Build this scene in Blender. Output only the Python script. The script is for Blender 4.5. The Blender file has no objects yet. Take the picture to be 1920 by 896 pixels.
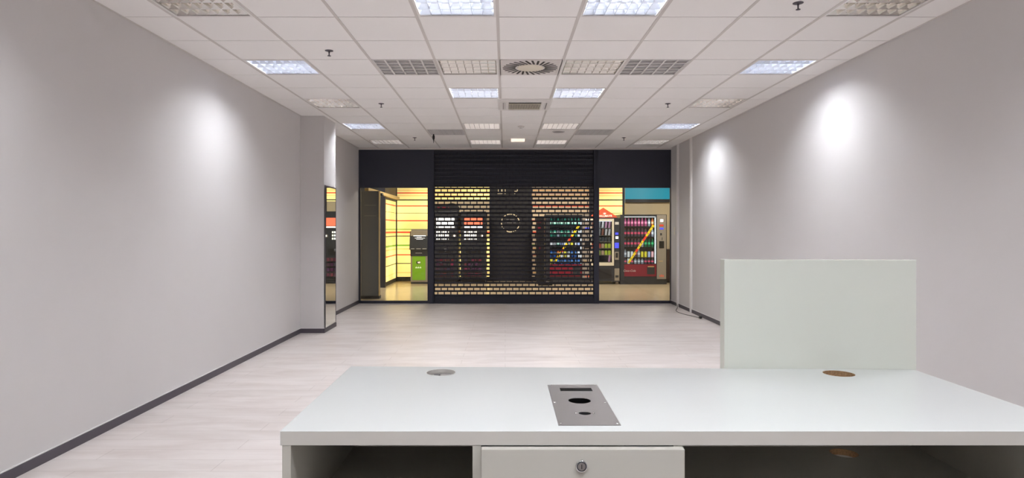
import bpy, bmesh, math, random
from mathutils import Vector, Matrix
random.seed(7)
S = bpy.context.scene
COL = S.collection
PI = math.pi

# ---------------------------------------------------------------- camera, world, exposure
CAMH = 1.44
cd = bpy.data.cameras.new('camera'); cam = bpy.data.objects.new('camera', cd); COL.objects.link(cam)
cam.location = (0, 0, CAMH); cam.rotation_euler = (PI/2, 0, 0)
cd.sensor_width = 36.0; cd.lens = 1209/1920*36.0
cd.shift_x = 13/1920; cd.shift_y = -18/1920
cd.clip_start = 0.05; cd.clip_end = 100
S.camera = cam
S.view_settings.view_transform = 'Standard'; S.view_settings.look = 'None'
S.view_settings.gamma = 1; S.view_settings.use_curve_mapping = False
S.view_settings.exposure = 0.0
w = bpy.data.worlds.new('world'); S.world = w; w.use_nodes = True
w.node_tree.nodes['Background'].inputs[0].default_value = (1, .97, .93, 1)
w.node_tree.nodes['Background'].inputs[1].default_value = 0.3
c = S.cycles
c.max_bounces = 12; c.diffuse_bounces = 8; c.glossy_bounces = 5; c.transparent_max_bounces = 12
c.use_denoising = True; c.sample_clamp_indirect = 8; c.caustics_reflective = True; c.caustics_refractive = False
LAMP_W = 138.0          # each lit ceiling luminaire
LAMP_COL = (0.93, 0.955, 1.0)
MALL_W = 88.0

# ---------------------------------------------------------------- dimensions
ZC = CAMH + 1.58        # suspended ceiling
XL, XR = -2.85, 3.23
YB, YF = -4.8, 12.55
YM = 18.0               # far wall of the mall passage
GX0, GY0, T = -0.055, 4.80, 0.6
def px(x, y, Y):        # a point of the place at depth Y
    return ((x-947)/1209*Y, Y, CAMH+(430-y)/1209*Y)

# ---------------------------------------------------------------- helpers
def lin(v):
    v /= 255.0
    return v/12.92 if v <= .04045 else ((v+.055)/1.055)**2.4
def rgb(r, g, b): return (lin(r), lin(g), lin(b), 1)

MATS = {}
def mat(name, col, rough=.5, metal=0, emis=None, es=1.0, spec=None, noise=0.0, nscale=8.0, bump=0.0):
    m = bpy.data.materials.new(name); m.use_nodes = True
    nt = m.node_tree; b = nt.nodes['Principled BSDF']
    b.inputs['Base Color'].default_value = col
    b.inputs['Roughness'].default_value = rough
    b.inputs['Metallic'].default_value = metal
    if spec is not None: b.inputs['Specular IOR Level'].default_value = spec
    if emis:
        b.inputs['Emission Color'].default_value = emis; b.inputs['Emission Strength'].default_value = es
    if noise or bump:
        tc = nt.nodes.new('ShaderNodeTexCoord'); n = nt.nodes.new('ShaderNodeTexNoise')
        n.inputs['Scale'].default_value = nscale; n.inputs['Detail'].default_value = 4
        nt.links.new(tc.outputs['Object'], n.inputs['Vector'])
        if noise:
            r = nt.nodes.new('ShaderNodeValToRGB')
            lo = tuple(x*(1-noise) for x in col[:3])+(1,); hi = tuple(min(1, x*(1+noise)) for x in col[:3])+(1,)
            r.color_ramp.elements[0].position = .3; r.color_ramp.elements[1].position = .7
            r.color_ramp.elements[0].color = lo; r.color_ramp.elements[1].color = hi
            nt.links.new(n.outputs['Fac'], r.inputs['Fac']); nt.links.new(r.outputs['Color'], b.inputs['Base Color'])
        if bump:
            bp = nt.nodes.new('ShaderNodeBump'); bp.inputs['Strength'].default_value = bump; bp.inputs['Distance'].default_value = .002
            nt.links.new(n.outputs['Fac'], bp.inputs['Height']); nt.links.new(bp.outputs['Normal'], b.inputs['Normal'])
    MATS[name] = m
    return m

class MB:
    """collects shapes for ONE mesh"""
    def __init__(s): s.bm = bmesh.new()
    def box(s, x0, x1, y0, y1, z0, z1, mi=0):
        v = [s.bm.verts.new(p) for p in ((x0,y0,z0),(x1,y0,z0),(x1,y1,z0),(x0,y1,z0),(x0,y0,z1),(x1,y0,z1),(x1,y1,z1),(x0,y1,z1))]
        for f in ((0,3,2,1),(4,5,6,7),(0,1,5,4),(1,2,6,5),(2,3,7,6),(3,0,4,7)):
            s.bm.faces.new([v[i] for i in f]).material_index = mi
        return s
    def poly(s, pts, mi=0):
        s.bm.faces.new([s.bm.verts.new(p) for p in pts]).material_index = mi
        return s
    def prism(s, pts, d, mi=0):
        """closed prism: pts (3-D, planar), swept by vector d"""
        d = Vector(d); a = [s.bm.verts.new(p) for p in pts]; b = [s.bm.verts.new(Vector(p)+d) for p in pts]
        n = len(pts)
        s.bm.faces.new(a[::-1]).material_index = mi; s.bm.faces.new(b).material_index = mi
        for i in range(n):
            s.bm.faces.new((a[i], a[(i+1) % n], b[(i+1) % n], b[i])).material_index = mi
        return s
    def lathe(s, prof, cx=0, cy=0, cz=0, n=16, mi=0, axis='z', smooth=True):
        """prof: list of (r, h, mi?)"""
        def P(r, h, a):
            if axis == 'z': return (cx+r*math.cos(a), cy+r*math.sin(a), cz+h)
            if axis == 'y': return (cx+r*math.cos(a), cy+h, cz+r*math.sin(a))
            return (cx+h, cy+r*math.cos(a), cz+r*math.sin(a))
        rings = []
        for q in prof:
            r, h = q[0], q[1]
            rings.append([s.bm.verts.new(P(max(r, 1e-5), h, 2*PI*k/n)) for k in range(n)])
        for i in range(len(prof)-1):
            m = prof[i][2] if len(prof[i]) > 2 else mi
            for k in range(n):
                f = s.bm.faces.new((rings[i][k], rings[i][(k+1) % n], rings[i+1][(k+1) % n], rings[i+1][k]))
                f.material_index = m; f.smooth = smooth
        for ring, m in ((rings[0], prof[0]), (rings[-1], prof[-1])):
            f = s.bm.faces.new(ring); f.material_index = m[2] if len(m) > 2 else mi
        return s
    def build(s, name, mats, parent=None, bevel=0, label=None):
        bm = s.bm
        bmesh.ops.recalc_face_normals(bm, faces=bm.faces)
        if bevel:
            bmesh.ops.bevel(bm, geom=[e for e in bm.edges if len(e.link_faces) == 2 and e.calc_face_angle(0) > .6], offset=bevel, segments=2, affect='EDGES', profile=.5)
        me = bpy.data.meshes.new(name); bm.to_mesh(me); bm.free()
        if not isinstance(mats, (list, tuple)): mats = [mats]
        for m in mats: me.materials.append(m)
        o = bpy.data.objects.new(name, me); COL.objects.link(o)
        if parent: o.parent = parent
        if label: o['label'] = label
        return o

def tag(o, label=None, cat=None, group=None, kind=None):
    if label: o['label'] = label
    if cat: o['category'] = cat
    if group: o['group'] = group
    if kind: o['kind'] = kind
    return o
def empty(name, loc=(0,0,0), label=None, cat=None, group=None, rz=0):
    o = bpy.data.objects.new(name, None); COL.objects.link(o); o.location = loc; o.rotation_euler = (0,0,rz)
    return tag(o, label, cat, group)
def copy_tree(o, parent=None):
    n = o.copy(); COL.objects.link(n); n.parent = parent
    for ch in [x for x in bpy.data.objects if x.parent == o]: copy_tree(ch, n)
    return n
def struct(name, mb, m, label, cat, parent=None):
    return tag(mb.build(name, m, parent), label, cat, kind='structure')
def text_mesh(name, s, size, m, parent, loc, shear=0, ext=.001, align='CENTER', bold=0):
    cu = bpy.data.curves.new(name, 'FONT'); cu.body = s; cu.size = size; cu.extrude = ext; cu.align_x = align; cu.align_y = 'CENTER'; cu.shear = shear; cu.offset = bold
    t = bpy.data.objects.new('t', cu); COL.objects.link(t)
    dg = bpy.context.evaluated_depsgraph_get(); dg.update()
    me = bpy.data.meshes.new_from_object(t.evaluated_get(dg)); bpy.data.objects.remove(t)
    me.name = name; me.materials.clear(); me.materials.append(m)
    o = bpy.data.objects.new(name, me); COL.objects.link(o); o.parent = parent; o.location = loc; o.rotation_euler = (PI/2, 0, 0)
    return o

# ---------------------------------------------------------------- materials
M_wall = mat('wall_paint', rgb(205,202,201), .75, noise=.012, nscale=1.5, bump=.05)
M_ceil = mat('ceiling_tile', rgb(240,238,236), .9, bump=.15, nscale=300)
M_tbar = mat('t_bar', rgb(204,199,195), .6)
M_gap = mat('tile_gap', rgb(128,122,119), .9)
M_base = mat('baseboard_dark', rgb(72,66,74), .45)
M_caulk = mat('white_caulk', rgb(225,222,220), .6)
M_white = mat('white_enamel', rgb(228,225,222), .4)
M_alu = mat('louvre_aluminium_lit', rgb(226,232,244), .3, 1.0)  # bluish tint puts the lit tubes' light into the metal colour
M_alu_off = mat('louvre_aluminium_unlit', rgb(232,228,222), .14, 1.0)
M_tube = mat('tube_lit', rgb(255,255,255), .4, emis=(.85,.92,1,1), es=6)
M_tube_off = mat('tube_off', rgb(235,232,225), .4)
M_grey = mat('grille_grey', rgb(162,160,160), .5)
M_greybar = mat('grille_bar', rgb(210,208,206), .5)
M_black = mat('black_plastic', rgb(24,23,25), .4)
M_cream = mat('cream_plastic', rgb(222,214,196), .5)
M_lam = mat('white_laminate', rgb(207,210,208), .16, noise=.01, nscale=3)
M_edge = mat('laminate_edge', rgb(188,184,177), .4)
M_carc = mat('carcass_board', rgb(180,177,168), .4)
M_chip = mat('raw_chipboard', rgb(150,118,84), .9, noise=.3, nscale=200)
M_steel = mat('brushed_steel', rgb(150,146,144), .38, .9)
M_chrome = mat('chrome', rgb(225,225,228), .12, 1.0)
M_mirror = mat('mirror', rgb(235,238,236), .0, 1.0)
M_frame = mat('dark_blue_metal', rgb(40,42,56), .45, .1)
M_shut = mat('shutter_metal', rgb(36,37,48), .42, .2)
M_mallfloor = mat('mall_floor', rgb(190,172,144), .22, noise=.04, nscale=2)
M_mallwall = mat('mall_wall_beige', rgb(222,206,176), .7)
M_malldark = mat('mall_dark', rgb(38,38,44), .5)
M_tan = mat('tan_wood', rgb(214,184,126), .5)
M_smoke = mat('smoked_glass', rgb(96,99,106), .12, .0)
M_turq = mat('turquoise_band', rgb(20,140,168), .4, emis=rgb(18,130,158), es=.75)  # glow added to brighten the band
M_alusilver = mat('kiosk_silver', rgb(160,152,140), .4, .3)
M_green = mat('kiosk_green', rgb(130,190,30), .4)
M_dk = mat('machine_dark', rgb(44,46,52), .4)
M_dkred = mat('machine_red', rgb(126,26,46), .35)
M_bsteel = mat('panel_bronze_steel', rgb(150,143,136), .4, .2)
M_inner = mat('machine_interior', rgb(60,62,72), .6)
M_shelf = mat('machine_shelf', rgb(30,30,36), .5)
M_led = mat('led_strip', rgb(255,255,255), .5, emis=(.85,.92,1,1), es=3)
M_scrw = mat('screen_white', rgb(240,240,240), .5, emis=(1,1,1,1), es=1.3)
M_scro = mat('screen_orange', rgb(235,90,60), .5, emis=rgb(245,120,90), es=1.0)
M_scrb = mat('screen_blue', rgb(60,60,220), .5, emis=rgb(70,80,255), es=1.0)
M_roof = mat('sign_red', rgb(200,80,50), .5, emis=rgb(215,92,60), es=.55)
M_signw = mat('sign_white', rgb(255,235,220), .5, emis=rgb(255,235,215), es=.8)
M_brown = mat('dark_wood', rgb(62,42,38), .5, noise=.25, nscale=6)
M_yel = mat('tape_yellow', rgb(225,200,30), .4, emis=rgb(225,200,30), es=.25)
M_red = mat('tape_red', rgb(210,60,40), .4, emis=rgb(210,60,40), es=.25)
M_price = mat('price_tag', rgb(250,250,235), .5, emis=(1,1,.9,1), es=.8)
M_det = mat('detector_white', rgb(215,210,206), .5)
M_cable = mat('cable_grey', rgb(60,58,60), .5)
M_beigeem = mat('ring_beige', rgb(200,185,150), .5, emis=rgb(200,185,150), es=.6)

# frosted greenish privacy panel
M_panel = mat('pale_green_panel', rgb(214,216,206), .12)
# laminate floor
def floor_mat():
    m = bpy.data.materials.new('laminate_floor'); m.use_nodes = True; nt = m.node_tree; b = nt.nodes['Principled BSDF']
    L = nt.links.new; N = nt.nodes.new
    tc = N('ShaderNodeTexCoord')
    br = N('ShaderNodeTexBrick'); br.offset = .37
    br.inputs['Scale'].default_value = 1; br.inputs['Brick Width'].default_value = 1.28; br.inputs['Row Height'].default_value = .192
    br.inputs['Mortar Size'].default_value = .0018; br.inputs['Mortar Smooth'].default_value = .1; br.inputs['Bias'].default_value = 0
    br.inputs['Color1'].default_value = rgb(206,198,194); br.inputs['Color2'].default_value = rgb(202,195,191); br.inputs['Mortar'].default_value = rgb(172,162,158)
    L(tc.outputs['Object'], br.inputs['Vector'])
    mp = N('ShaderNodeMapping'); mp.inputs['Scale'].default_value = (1.0, 3.5, 1); L(tc.outputs['Object'], mp.inputs['Vector'])
    n = N('ShaderNodeTexNoise'); n.inputs['Scale'].default_value = 1.6; n.inputs['Detail'].default_value = 7; n.inputs['Roughness'].default_value = .6; n.inputs['Distortion'].default_value = .6
    L(mp.outputs[0], n.inputs['Vector'])
    r = N('ShaderNodeValToRGB'); r.color_ramp.elements[0].position = .32; r.color_ramp.elements[1].position = .62
    r.color_ramp.elements[0].color = (.80, .76, .74, 1); r.color_ramp.elements[1].color = (1, 1, 1, 1)
    L(n.outputs['Fac'], r.inputs['Fac'])
    mx = N('ShaderNodeMix'); mx.data_type = 'RGBA'; mx.blend_type = 'MULTIPLY'; mx.inputs['Factor'].default_value = .8
    L(br.outputs['Color'], mx.inputs['A']); L(r.outputs['Color'], mx.inputs['B']); L(mx.outputs['Result'], b.inputs['Base Color'])
    b.inputs['Roughness'].default_value = .38; b.inputs['Specular IOR Level'].default_value = .4
    return m
M_floor = floor_mat()
# backlit striped panels: bands by height, the photograph's own stripe order
def stripes(name, strength, base=rgb(252,227,142)):
    m = bpy.data.materials.new(name); m.use_nodes = True; nt = m.node_tree; b = nt.nodes['Principled BSDF']
    L = nt.links.new; N = nt.nodes.new
    tc = N('ShaderNodeTexCoord'); sp = N('ShaderNodeSeparateXYZ'); L(tc.outputs['Object'], sp.inputs[0])
    mr = N('ShaderNodeMapRange'); mr.inputs['From Min'].default_value = 0; mr.inputs['From Max'].default_value = 3.0
    L(sp.outputs['Z'], mr.inputs['Value'])
    r = N('ShaderNodeValToRGB'); cr = r.color_ramp; cr.interpolation = 'CONSTANT'
    redc = rgb(226,85,58); grn = rgb(120,165,60); dk = rgb(50,50,40); org = rgb(245,190,110)
    b2 = rgb(255,240,190)
    # (y pixel centre, half height px, colour)
    bands = [(357,.6,org),(362,1.3,redc),(367.5,.6,org),(386.5,1.4,redc),(400,.7,dk),(414,1.4,redc),(430,.7,grn),(436,1.5,redc),(443,.8,dk),(460,1.6,grn),(467,1.0,org),(478,1.1,redc),(494,1.0,dk),(511,.8,org)]
    stops = []
    for y, h, cc in bands:
        z1 = CAMH+(430-(y-h))*YM/1209; z0 = CAMH+(430-(y+h))*YM/1209
        stops.append((z0/3.0, cc)); stops.append((z1/3.0, base))
    stops.sort(key=lambda t: t[0])
    cr.elements[0].position = 0; cr.elements[0].color = base
    cr.elements[1].position = stops[0][0]; cr.elements[1].color = stops[0][1]
    for p, cc in stops[1:]:
        e = cr.elements.new(p); e.color = cc
    L(mr.outputs[0], r.inputs['Fac'])
    n = N('ShaderNodeTexNoise'); n.inputs['Scale'].default_value = 1.1; n.inputs['Detail'].default_value = 0
    L(tc.outputs['Object'], n.inputs['Vector'])
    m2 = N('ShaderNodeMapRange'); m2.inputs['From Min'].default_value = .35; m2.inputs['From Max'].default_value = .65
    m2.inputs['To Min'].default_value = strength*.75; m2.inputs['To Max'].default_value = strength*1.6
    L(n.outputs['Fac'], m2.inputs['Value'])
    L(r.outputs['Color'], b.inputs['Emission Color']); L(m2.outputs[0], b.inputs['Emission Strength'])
    L(r.outputs['Color'], b.inputs['Base Color']); b.inputs['Roughness'].default_value = .4
    return m
M_str = stripes('backlit_stripes', .9)
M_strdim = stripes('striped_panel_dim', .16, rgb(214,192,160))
# clear pane: mostly transparent, fresnel reflection
def glass_mat():
    m = bpy.data.materials.new('clear_glass'); m.use_nodes = True; nt = m.node_tree; nt.nodes.clear()
    N = nt.nodes.new; L = nt.links.new
    o = N('ShaderNodeOutputMaterial'); mx = N('ShaderNodeMixShader'); t = N('ShaderNodeBsdfTransparent'); g = N('ShaderNodeBsdfGlossy'); f = N('ShaderNodeFresnel')
    t.inputs[0].default_value = (.93,.95,.94,1); g.inputs['Roughness'].default_value = .02; f.inputs[0].default_value = 1.35
    L(f.outputs[0], mx.inputs[0]); L(t.outputs[0], mx.inputs[1]); L(g.outputs[0], mx.inputs[2]); L(mx.outputs[0], o.inputs[0])
    return m
M_glass = glass_mat()

# ================================================================ STRUCTURE
struct('floor', MB().box(XL-.1, XR+.1, YB, YF+.06, -.05, 0), M_floor, 'pale pinkish grey laminate plank floor of the empty shop', 'floor')
struct('wall_left', MB().box(XL-.12, XL, YB, YF, 0, ZC+.15), M_wall, 'long off-white painted wall on the left', 'wall')
struct('wall_right', MB().box(XR, XR+.12, YB, YF, 0, ZC+.15), M_wall, 'long off-white painted wall on the right', 'wall')
struct('wall_back', MB().box(XL-.12, XR+.12, YB-.12, YB, 0, ZC+.15), M_wall, 'off-white wall behind the viewer', 'wall')
PX1, PY0, PY1 = -2.52, 8.97, 9.58
struct('wall_pillar', MB().box(XL, PX1, PY0, PY1, 0, ZC), M_wall, 'off-white square pillar standing out from the left wall', 'pillar')
struct('baseboard_left', MB().box(XL, XL+.012, YB, PY0-.012, 0, .062).box(XL, PX1+.012, PY0-.012, PY0, 0, .062).box(PX1, PX1+.012, PY0, PY1, 0, .062).box(XL, PX1+.012, PY1, PY1+.012, 0, .062).box(XL, XL+.012, PY1+.012, YF, 0, .062)
       .box(XL, XL+.007, YB, PY0-.008, .062, .068, 1).box(XL, PX1+.007, PY0-.007, PY0, .062, .068, 1), [M_base, M_caulk], 'dark grey skirting along the left wall and pillar', 'skirting board')
struct('baseboard_right', MB().box(XR-.012, XR, YB, YF, 0, .062).box(XR-.007, XR, YB, YF, .062, .068, 1), [M_base, M_caulk], 'dark grey skirting along the right wall', 'skirting board')

# ceiling cells
specials = {}
def sp(cx, r, k): specials[(cx, r)] = k
for r in (2, 8, -4, -10): sp(-4, r, 'lit'); sp(4, r, 'lit')
for r in (-1, 5, 11, -7, -13): sp(-4, r, 'off'); sp(4, r, 'off')
for r in (-1, 4, -8): sp(-1, r, 'lit'); sp(1, r, 'lit')  # the lit pair above the camera is added to brighten the counter
for r in (2, 8, 11, -3, -5): sp(-1, r, 'off'); sp(1, r, 'off')
sp(-2, 2, 'grille'); sp(2, 2, 'grille'); sp(-2, 9, 'fine'); sp(2, 9, 'fine'); sp(0, 2, 'swirl'); sp(0, 5, 'ac')
def cell(cx, r): return (max(XL, GX0+T*cx), min(XR, GX0+T*(cx+1)), max(YB, GY0+T*r), min(YF, GY0+T*(r+1)))
cm = MB()
for cx in range(-5, 6):
    for r in range(-17, 13):
        x0, x1, y0, y1 = cell(cx, r)
        if x1-x0 < .02 or y1-y0 < .02: continue
        if (cx, r) in specials: continue
        cm.box(x0+.003, x1-.003, y0+.0055, y1-.0055, ZC, ZC+.012)
cm.box(XL, XR, YB, YF, ZC+.14, ZC+.15, 1)
struct('ceiling', cm, [M_ceil, M_gap], 'white suspended ceiling of square mineral tiles', 'ceiling')
gm = MB()
for k in range(-4, 6):
    x = GX0+T*k
    gm.box(x-.012, x+.012, YB, YF, ZC-.003, ZC+.02)
for r in range(-15, 14):
    y = GY0+T*r
    if y < YF-.02: gm.box(XL, XR, y-.007, y+.007, ZC+.0025, ZC+.02, 1)
gm.box(XL, XL+.02, YB, YF, ZC-.002, ZC+.004).box(XR-.02, XR, YB, YF, ZC-.002, ZC+.004)
gm.box(XL, XR, YF-.05, YF, ZC-.03, ZC+.004)
struct('trim_1', gm, [M_tbar, M_gap], 'off-white metal grid bars holding the ceiling tiles', 'ceiling grid')

# mall passage shell
struct('floor_mall', MB().box(-7, 7, YF+.06, YM+.1, -.05, 0), M_mallfloor, 'glossy tan floor of the mall passage beyond the shop front', 'floor')
struct('ceiling_mall', MB().box(-7, 7, YF+.1, YM+.1, 3.2, 3.3), M_malldark, 'dark ceiling of the mall passage', 'ceiling')
WX = lambda x: (x-947)*YM/1209
struct('wall_mall_beige', MB().box(WX(1172), 7, YM, YM+.1, 0, 2.19), M_mallwall, 'plain beige wall behind the right vending machine', 'wall')
struct('wall_mall_upper', MB().box(-7, 7, YM, YM+.1, 2.65, 3.2).box(-7, WX(741)-.02, YM, YM+.1, 0, 2.65), M_malldark, 'dark upper wall of the passage', 'wall')
struct('wall_mall_left', MB().box(-7.1, -7, YF, YM, 0, 3.2), M_mallwall, 'side end of the mall passage on the left', 'wall')
struct('wall_mall_right', MB().box(7, 7.1, YF, YM, 0, 3.2), M_mallwall, 'side end of the mall passage on the right', 'wall')
struct('wall_mall_near', MB().box(-7, XL-.12, YF, YF+.1, 0, 3.2).box(XR+.12, 7, YF, YF+.1, 0, 3.2), M_mallwall, 'passage side of the shop front wall', 'wall')

# ---------------------------------------------------------------- shop front
FX = lambda x: (x-947)*YF/1209
FZ = lambda y: CAMH+(430-y)*YF/1209
xa, xb, xc, xd_, xe, xf = XL, FX(804.5), FX(811.5), FX(1115.5), FX(1123), XR
zt = FZ(352)
struct('trim_2', MB().box(XL, xc, YF, YF+.06, zt, ZC-.03).box(xd_, XR, YF, YF+.06, zt, ZC-.03).box(xc, xd_, YF+.05, YF+.09, zt+.02, ZC-.03), M_frame, 'dark blue metal fascia above the shop front', 'fascia')
struct('trim_3', MB().box(xb, xc, YF-.03, YF+.07, 0, zt).box(xd_, xe, YF-.03, YF+.07, 0, zt), M_frame, 'two dark posts beside the roller shutter', 'frame')
for n, (u0, u1, side) in enumerate(((XL, xb, 'left'), (xe, XR, 'right'))):
    w_ = struct('window_%d' % (n+1), MB().box(u0, u1, YF, YF+.06, 0, .05).box(u0, u0+.03, YF, YF+.06, .05, zt).box(u1-.03, u1, YF, YF+.06, .05, zt) if side == 'left' else
        MB().box(u0, u1, YF, YF+.06, 0, .05).box(u1-.012, u1, YF, YF+.06, .05, zt), M_frame, '%s glass pane of the shop front in a dark frame' % side, 'window')
    MB().box(u0+.01, u1-.01, YF+.025, YF+.033, .05, zt).build('glass_pane', M_glass, w_)

# roller shutter
sh = empty('roller_shutter', ((xc+xd_)/2, YF, 0), 'closed dark roller shutter with brick-pattern slots across the shop entrance', 'shutter')
ox = (xc+xd_)/2
def SB(): return MB()
pitch = 7.70*YF/1209; bp_ = 12.2*YF/1209; hz = 4.3*YF/1209; tab = 1.9*YF/1209
ztop = FZ(357.0)+hz/2     # top of the first open row
cu = SB()
hw = (xd_-xc)/2
z = ztop; row = 0
# rows above the first open one up to the ceiling use the same slats
nup = int((ZC-.04-ztop)/pitch)
zrow = ztop+nup*pitch; row = -nup
zb = .155
cu.box(-hw, hw, -.006, .006, zrow, ZC-.035)
while zrow-hz > zb:
    z1 = zrow-hz       # bottom of the slot
    # vertical tabs
    off = (row % 2)*bp_/2
    nt_ = int(2*hw/bp_)+2
    for k in range(-1, nt_+1):
        xc_ = -hw + k*bp_ + off + .035
        a, b = max(-hw, xc_-tab/2), min(hw, xc_+tab/2)
        if b-a > .002: cu.box(a, b, -.005, .005, z1, zrow)
    # the slat below, with a shallow curled section
    zl = zrow-pitch
    cu.prism([(-hw, -.004, z1), (-hw, -.012, z1-.010), (-hw, -.012, zl+.008), (-hw, -.004, zl), (-hw, .008, zl), (-hw, .008, z1)], (2*hw, 0, 0))
    zrow -= pitch; row += 1
cu.box(-hw, hw, -.006, .006, .13, zrow)
cu.build('curtain', M_shut, sh)
MB().box(-hw, hw, -.02, .02, .0, .135).build('bottom_bar', M_shut, sh, .004)
for s_ in (-1, 1):
    MB().box(s_*hw-.035, s_*hw+.035, -.025, -.014, 0.0, ZC-.035).box(s_*hw-.035, s_*hw-.025, -.025, .02, 0, ZC-.035).box(s_*hw+.025, s_*hw+.035, -.025, .02, 0, ZC-.035).build('guide_rail', M_frame, sh)

# mirror on the pillar
mr_ = empty('wall_mirror', (PX1+.007, (PY0+PY1)/2, .07), 'tall narrow mirror on the inner side of the left pillar', 'mirror', rz=math.radians(1.2))
hy = (PY1-PY0)/2
MB().box(0, .006, -hy+.008, hy-.008, 0, 1.965).build('mirror_glass', M_mirror, mr_)
MB().box(0, .009, -hy, hy, 1.965, 1.985).box(0, .009, -hy, -hy+.008, 0, 1.965).box(0, .009, hy-.008, hy, 0, 1.965).build('frame', M_base, mr_)

# cable ducts on the right wall
for i, (y, lab) in enumerate(((12.0, 'white vertical cable duct on the right wall, nearest the shop front'), (11.15, 'white vertical cable duct on the right wall, second from the shop front'))):
    o = MB().box(XR-.03, XR, y-.03, y+.03, 0, ZC).box(XR-.034, XR, y-.022, y+.022, .0, ZC).build('cable_duct', M_white)
    tag(o, lab, 'cable duct', 'cable ducts on the right wall')
ls = empty('light_switch', (XR, 12.25, CAMH-.03), 'small double light switch on the right wall beside the shop front', 'light switch')
MB().box(-.01, 0, -.04, .04, -.08, .08).build('plate', M_det, ls, .002)
for dz in (-.038, .038): MB().box(-.014, -.01, -.028, .028, dz-.028, dz+.028).build('rocker', M_cream, ls)
# loose cable with plug
cpts = [(3.2, 12.0, .05), (3.16, 11.75, .008), (3.02, 11.5, .006), (2.98, 11.1, .006), (3.08, 10.75, .006), (3.1, 10.6, .008), (3.16, 10.42, .012)]
cv = bpy.data.curves.new('power_cable', 'CURVE'); cv.dimensions = '3D'; cv.bevel_depth = .0045; cv.bevel_resolution = 2
s_ = cv.splines.new('NURBS'); s_.points.add(len(cpts)-1); s_.order_u = 4; s_.use_endpoint_u = True
for i, p in enumerate(cpts): s_.points[i].co = (*p, 1)
cto = bpy.data.objects.new('t', cv); COL.objects.link(cto)
dg = bpy.context.evaluated_depsgraph_get(); dg.update()
me = bpy.data.meshes.new_from_object(cto.evaluated_get(dg)); bpy.data.objects.remove(cto); me.materials.clear(); me.materials.append(M_cable)
cab = bpy.data.objects.new('power_cable', me); COL.objects.link(cab)
tag(cab, 'thin grey cable with a black plug lying on the floor by the right wall', 'cable')
MB().lathe([(.012, 0), (.022, .01), (.024, .05), (.016, .062)], 3.15, 10.36, .026, 12, axis='y').build('plug', M_black, cab)

# ================================================================ CEILING FITTINGS
def luminaire(lit):
    r = empty('ceiling_light')
    h = .288
    # housing, open below
    hb = MB()
    hb.box(-h, h, -h, h, .105, .112)
    for s in (-1, 1):
        hb.box(s*h-.003, s*h+.003, -h, h, .002, .112); hb.box(-h, h, s*h-.003, s*h+.003, .002, .112)
    hb.build('housing', M_white, r)
    f = MB()
    for s in (-1, 1):
        a, b = sorted((s*.2985, s*.272)); f.box(a, b, -.2985, .2985, -.002, .004); f.box(-.272, .272, a, b, -.002, .004)
    f.build('frame', M_white, r)
    al = M_alu if lit else M_alu_off
    lv = MB(); q = .272; n = 4; step = 2*q/n; H = .048
    def wedge_x(y, wt, wb, x0, x1):     # profile bars along X; curved flanks
        pr = [(-wb/2, 0), (-wb/2-(wt-wb)*.10, H*.35), (-wb/2-(wt-wb)*.25, H*.7), (-wt/2, H), (wt/2, H), (wb/2+(wt-wb)*.25, H*.7), (wb/2+(wt-wb)*.10, H*.35), (wb/2, 0)]
        lv.prism([(x0, y+a, .002+b) for a, b in pr], (x1-x0, 0, 0))
    def wedge_y(x, wt, wb, y0, y1, HH):
        pr = [(-wb/2, 0), (-wb/2-(wt-wb)*.15, HH*.5), (-wt/2, HH), (wt/2, HH), (wb/2+(wt-wb)*.15, HH*.5), (wb/2, 0)]
        lv.prism([(x+a, y0, .003+b) for a, b in pr], (0, y1-y0, 0))
    for i in range(n+1): wedge_x(-q+i*step+(.02 if i == 0 else -.02 if i == n else 0), .062, .004, -q, q)
    for k in range(8): wedge_y(-q+.008+k*(2*q-.016)/7, .022, .003, -q, q, .031)
    lv.build('louvre', al, r)
    for i in range(n):
        MB().lathe([(.008, -.26), (.008, .26)], 0, -q+(i+.5)*step, .070, 10, axis='x').build('tube', M_tube if lit else M_tube_off, r)
    if lit:
        ld = bpy.data.lights.new('lamp', 'AREA'); ld.shape = 'SQUARE'; ld.size = .54; ld.energy = LAMP_W; ld.color = LAMP_COL
        lo = bpy.data.objects.new('lamp', ld); COL.objects.link(lo); lo.parent = r; lo.location = (0, 0, .1)
    return r
proto = {}
ordn = {-4: 'outer left column', 4: 'outer right column', -1: 'inner left column', 1: 'inner right column'}
depthw = {-1: 'nearest row in view', 2: 'row of the round air diffuser', 4: 'row just before the air conditioner', 5: 'row level with the air conditioner', 8: 'row just behind the air conditioner', 11: 'last row before the shutter'}
for (cx, r_), k in sorted(specials.items(), key=lambda t: (t[1]=='off', -t[0][1])):
    if k not in ('lit', 'off'): continue
    x0, x1, y0, y1 = GX0+T*cx, GX0+T*(cx+1), GY0+T*r_, GY0+T*(r_+1)
    if k not in proto: o = proto[k] = luminaire(k == 'lit')
    else: o = copy_tree(proto[k])
    o.location = ((x0+x1)/2, (y0+y1)/2, ZC)
    where = depthw[r_] if r_ in depthw else '%s tiles before the nearest row' % {-3:'two',-4:'three',-6:'five',-7:'six',-8:'added unseen, seven', -5:'four',-10:'nine',-11:'ten',-13:'twelve'}[r_]
    o['label'] = '%s louvred light, %s, %s' % ('lit white' if k == 'lit' else 'unlit silver', ordn[cx], where)
    o['category'] = 'ceiling light'
    o['group'] = 'lit louvred ceiling lights' if k == 'lit' else 'unlit louvred ceiling lights'

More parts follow.
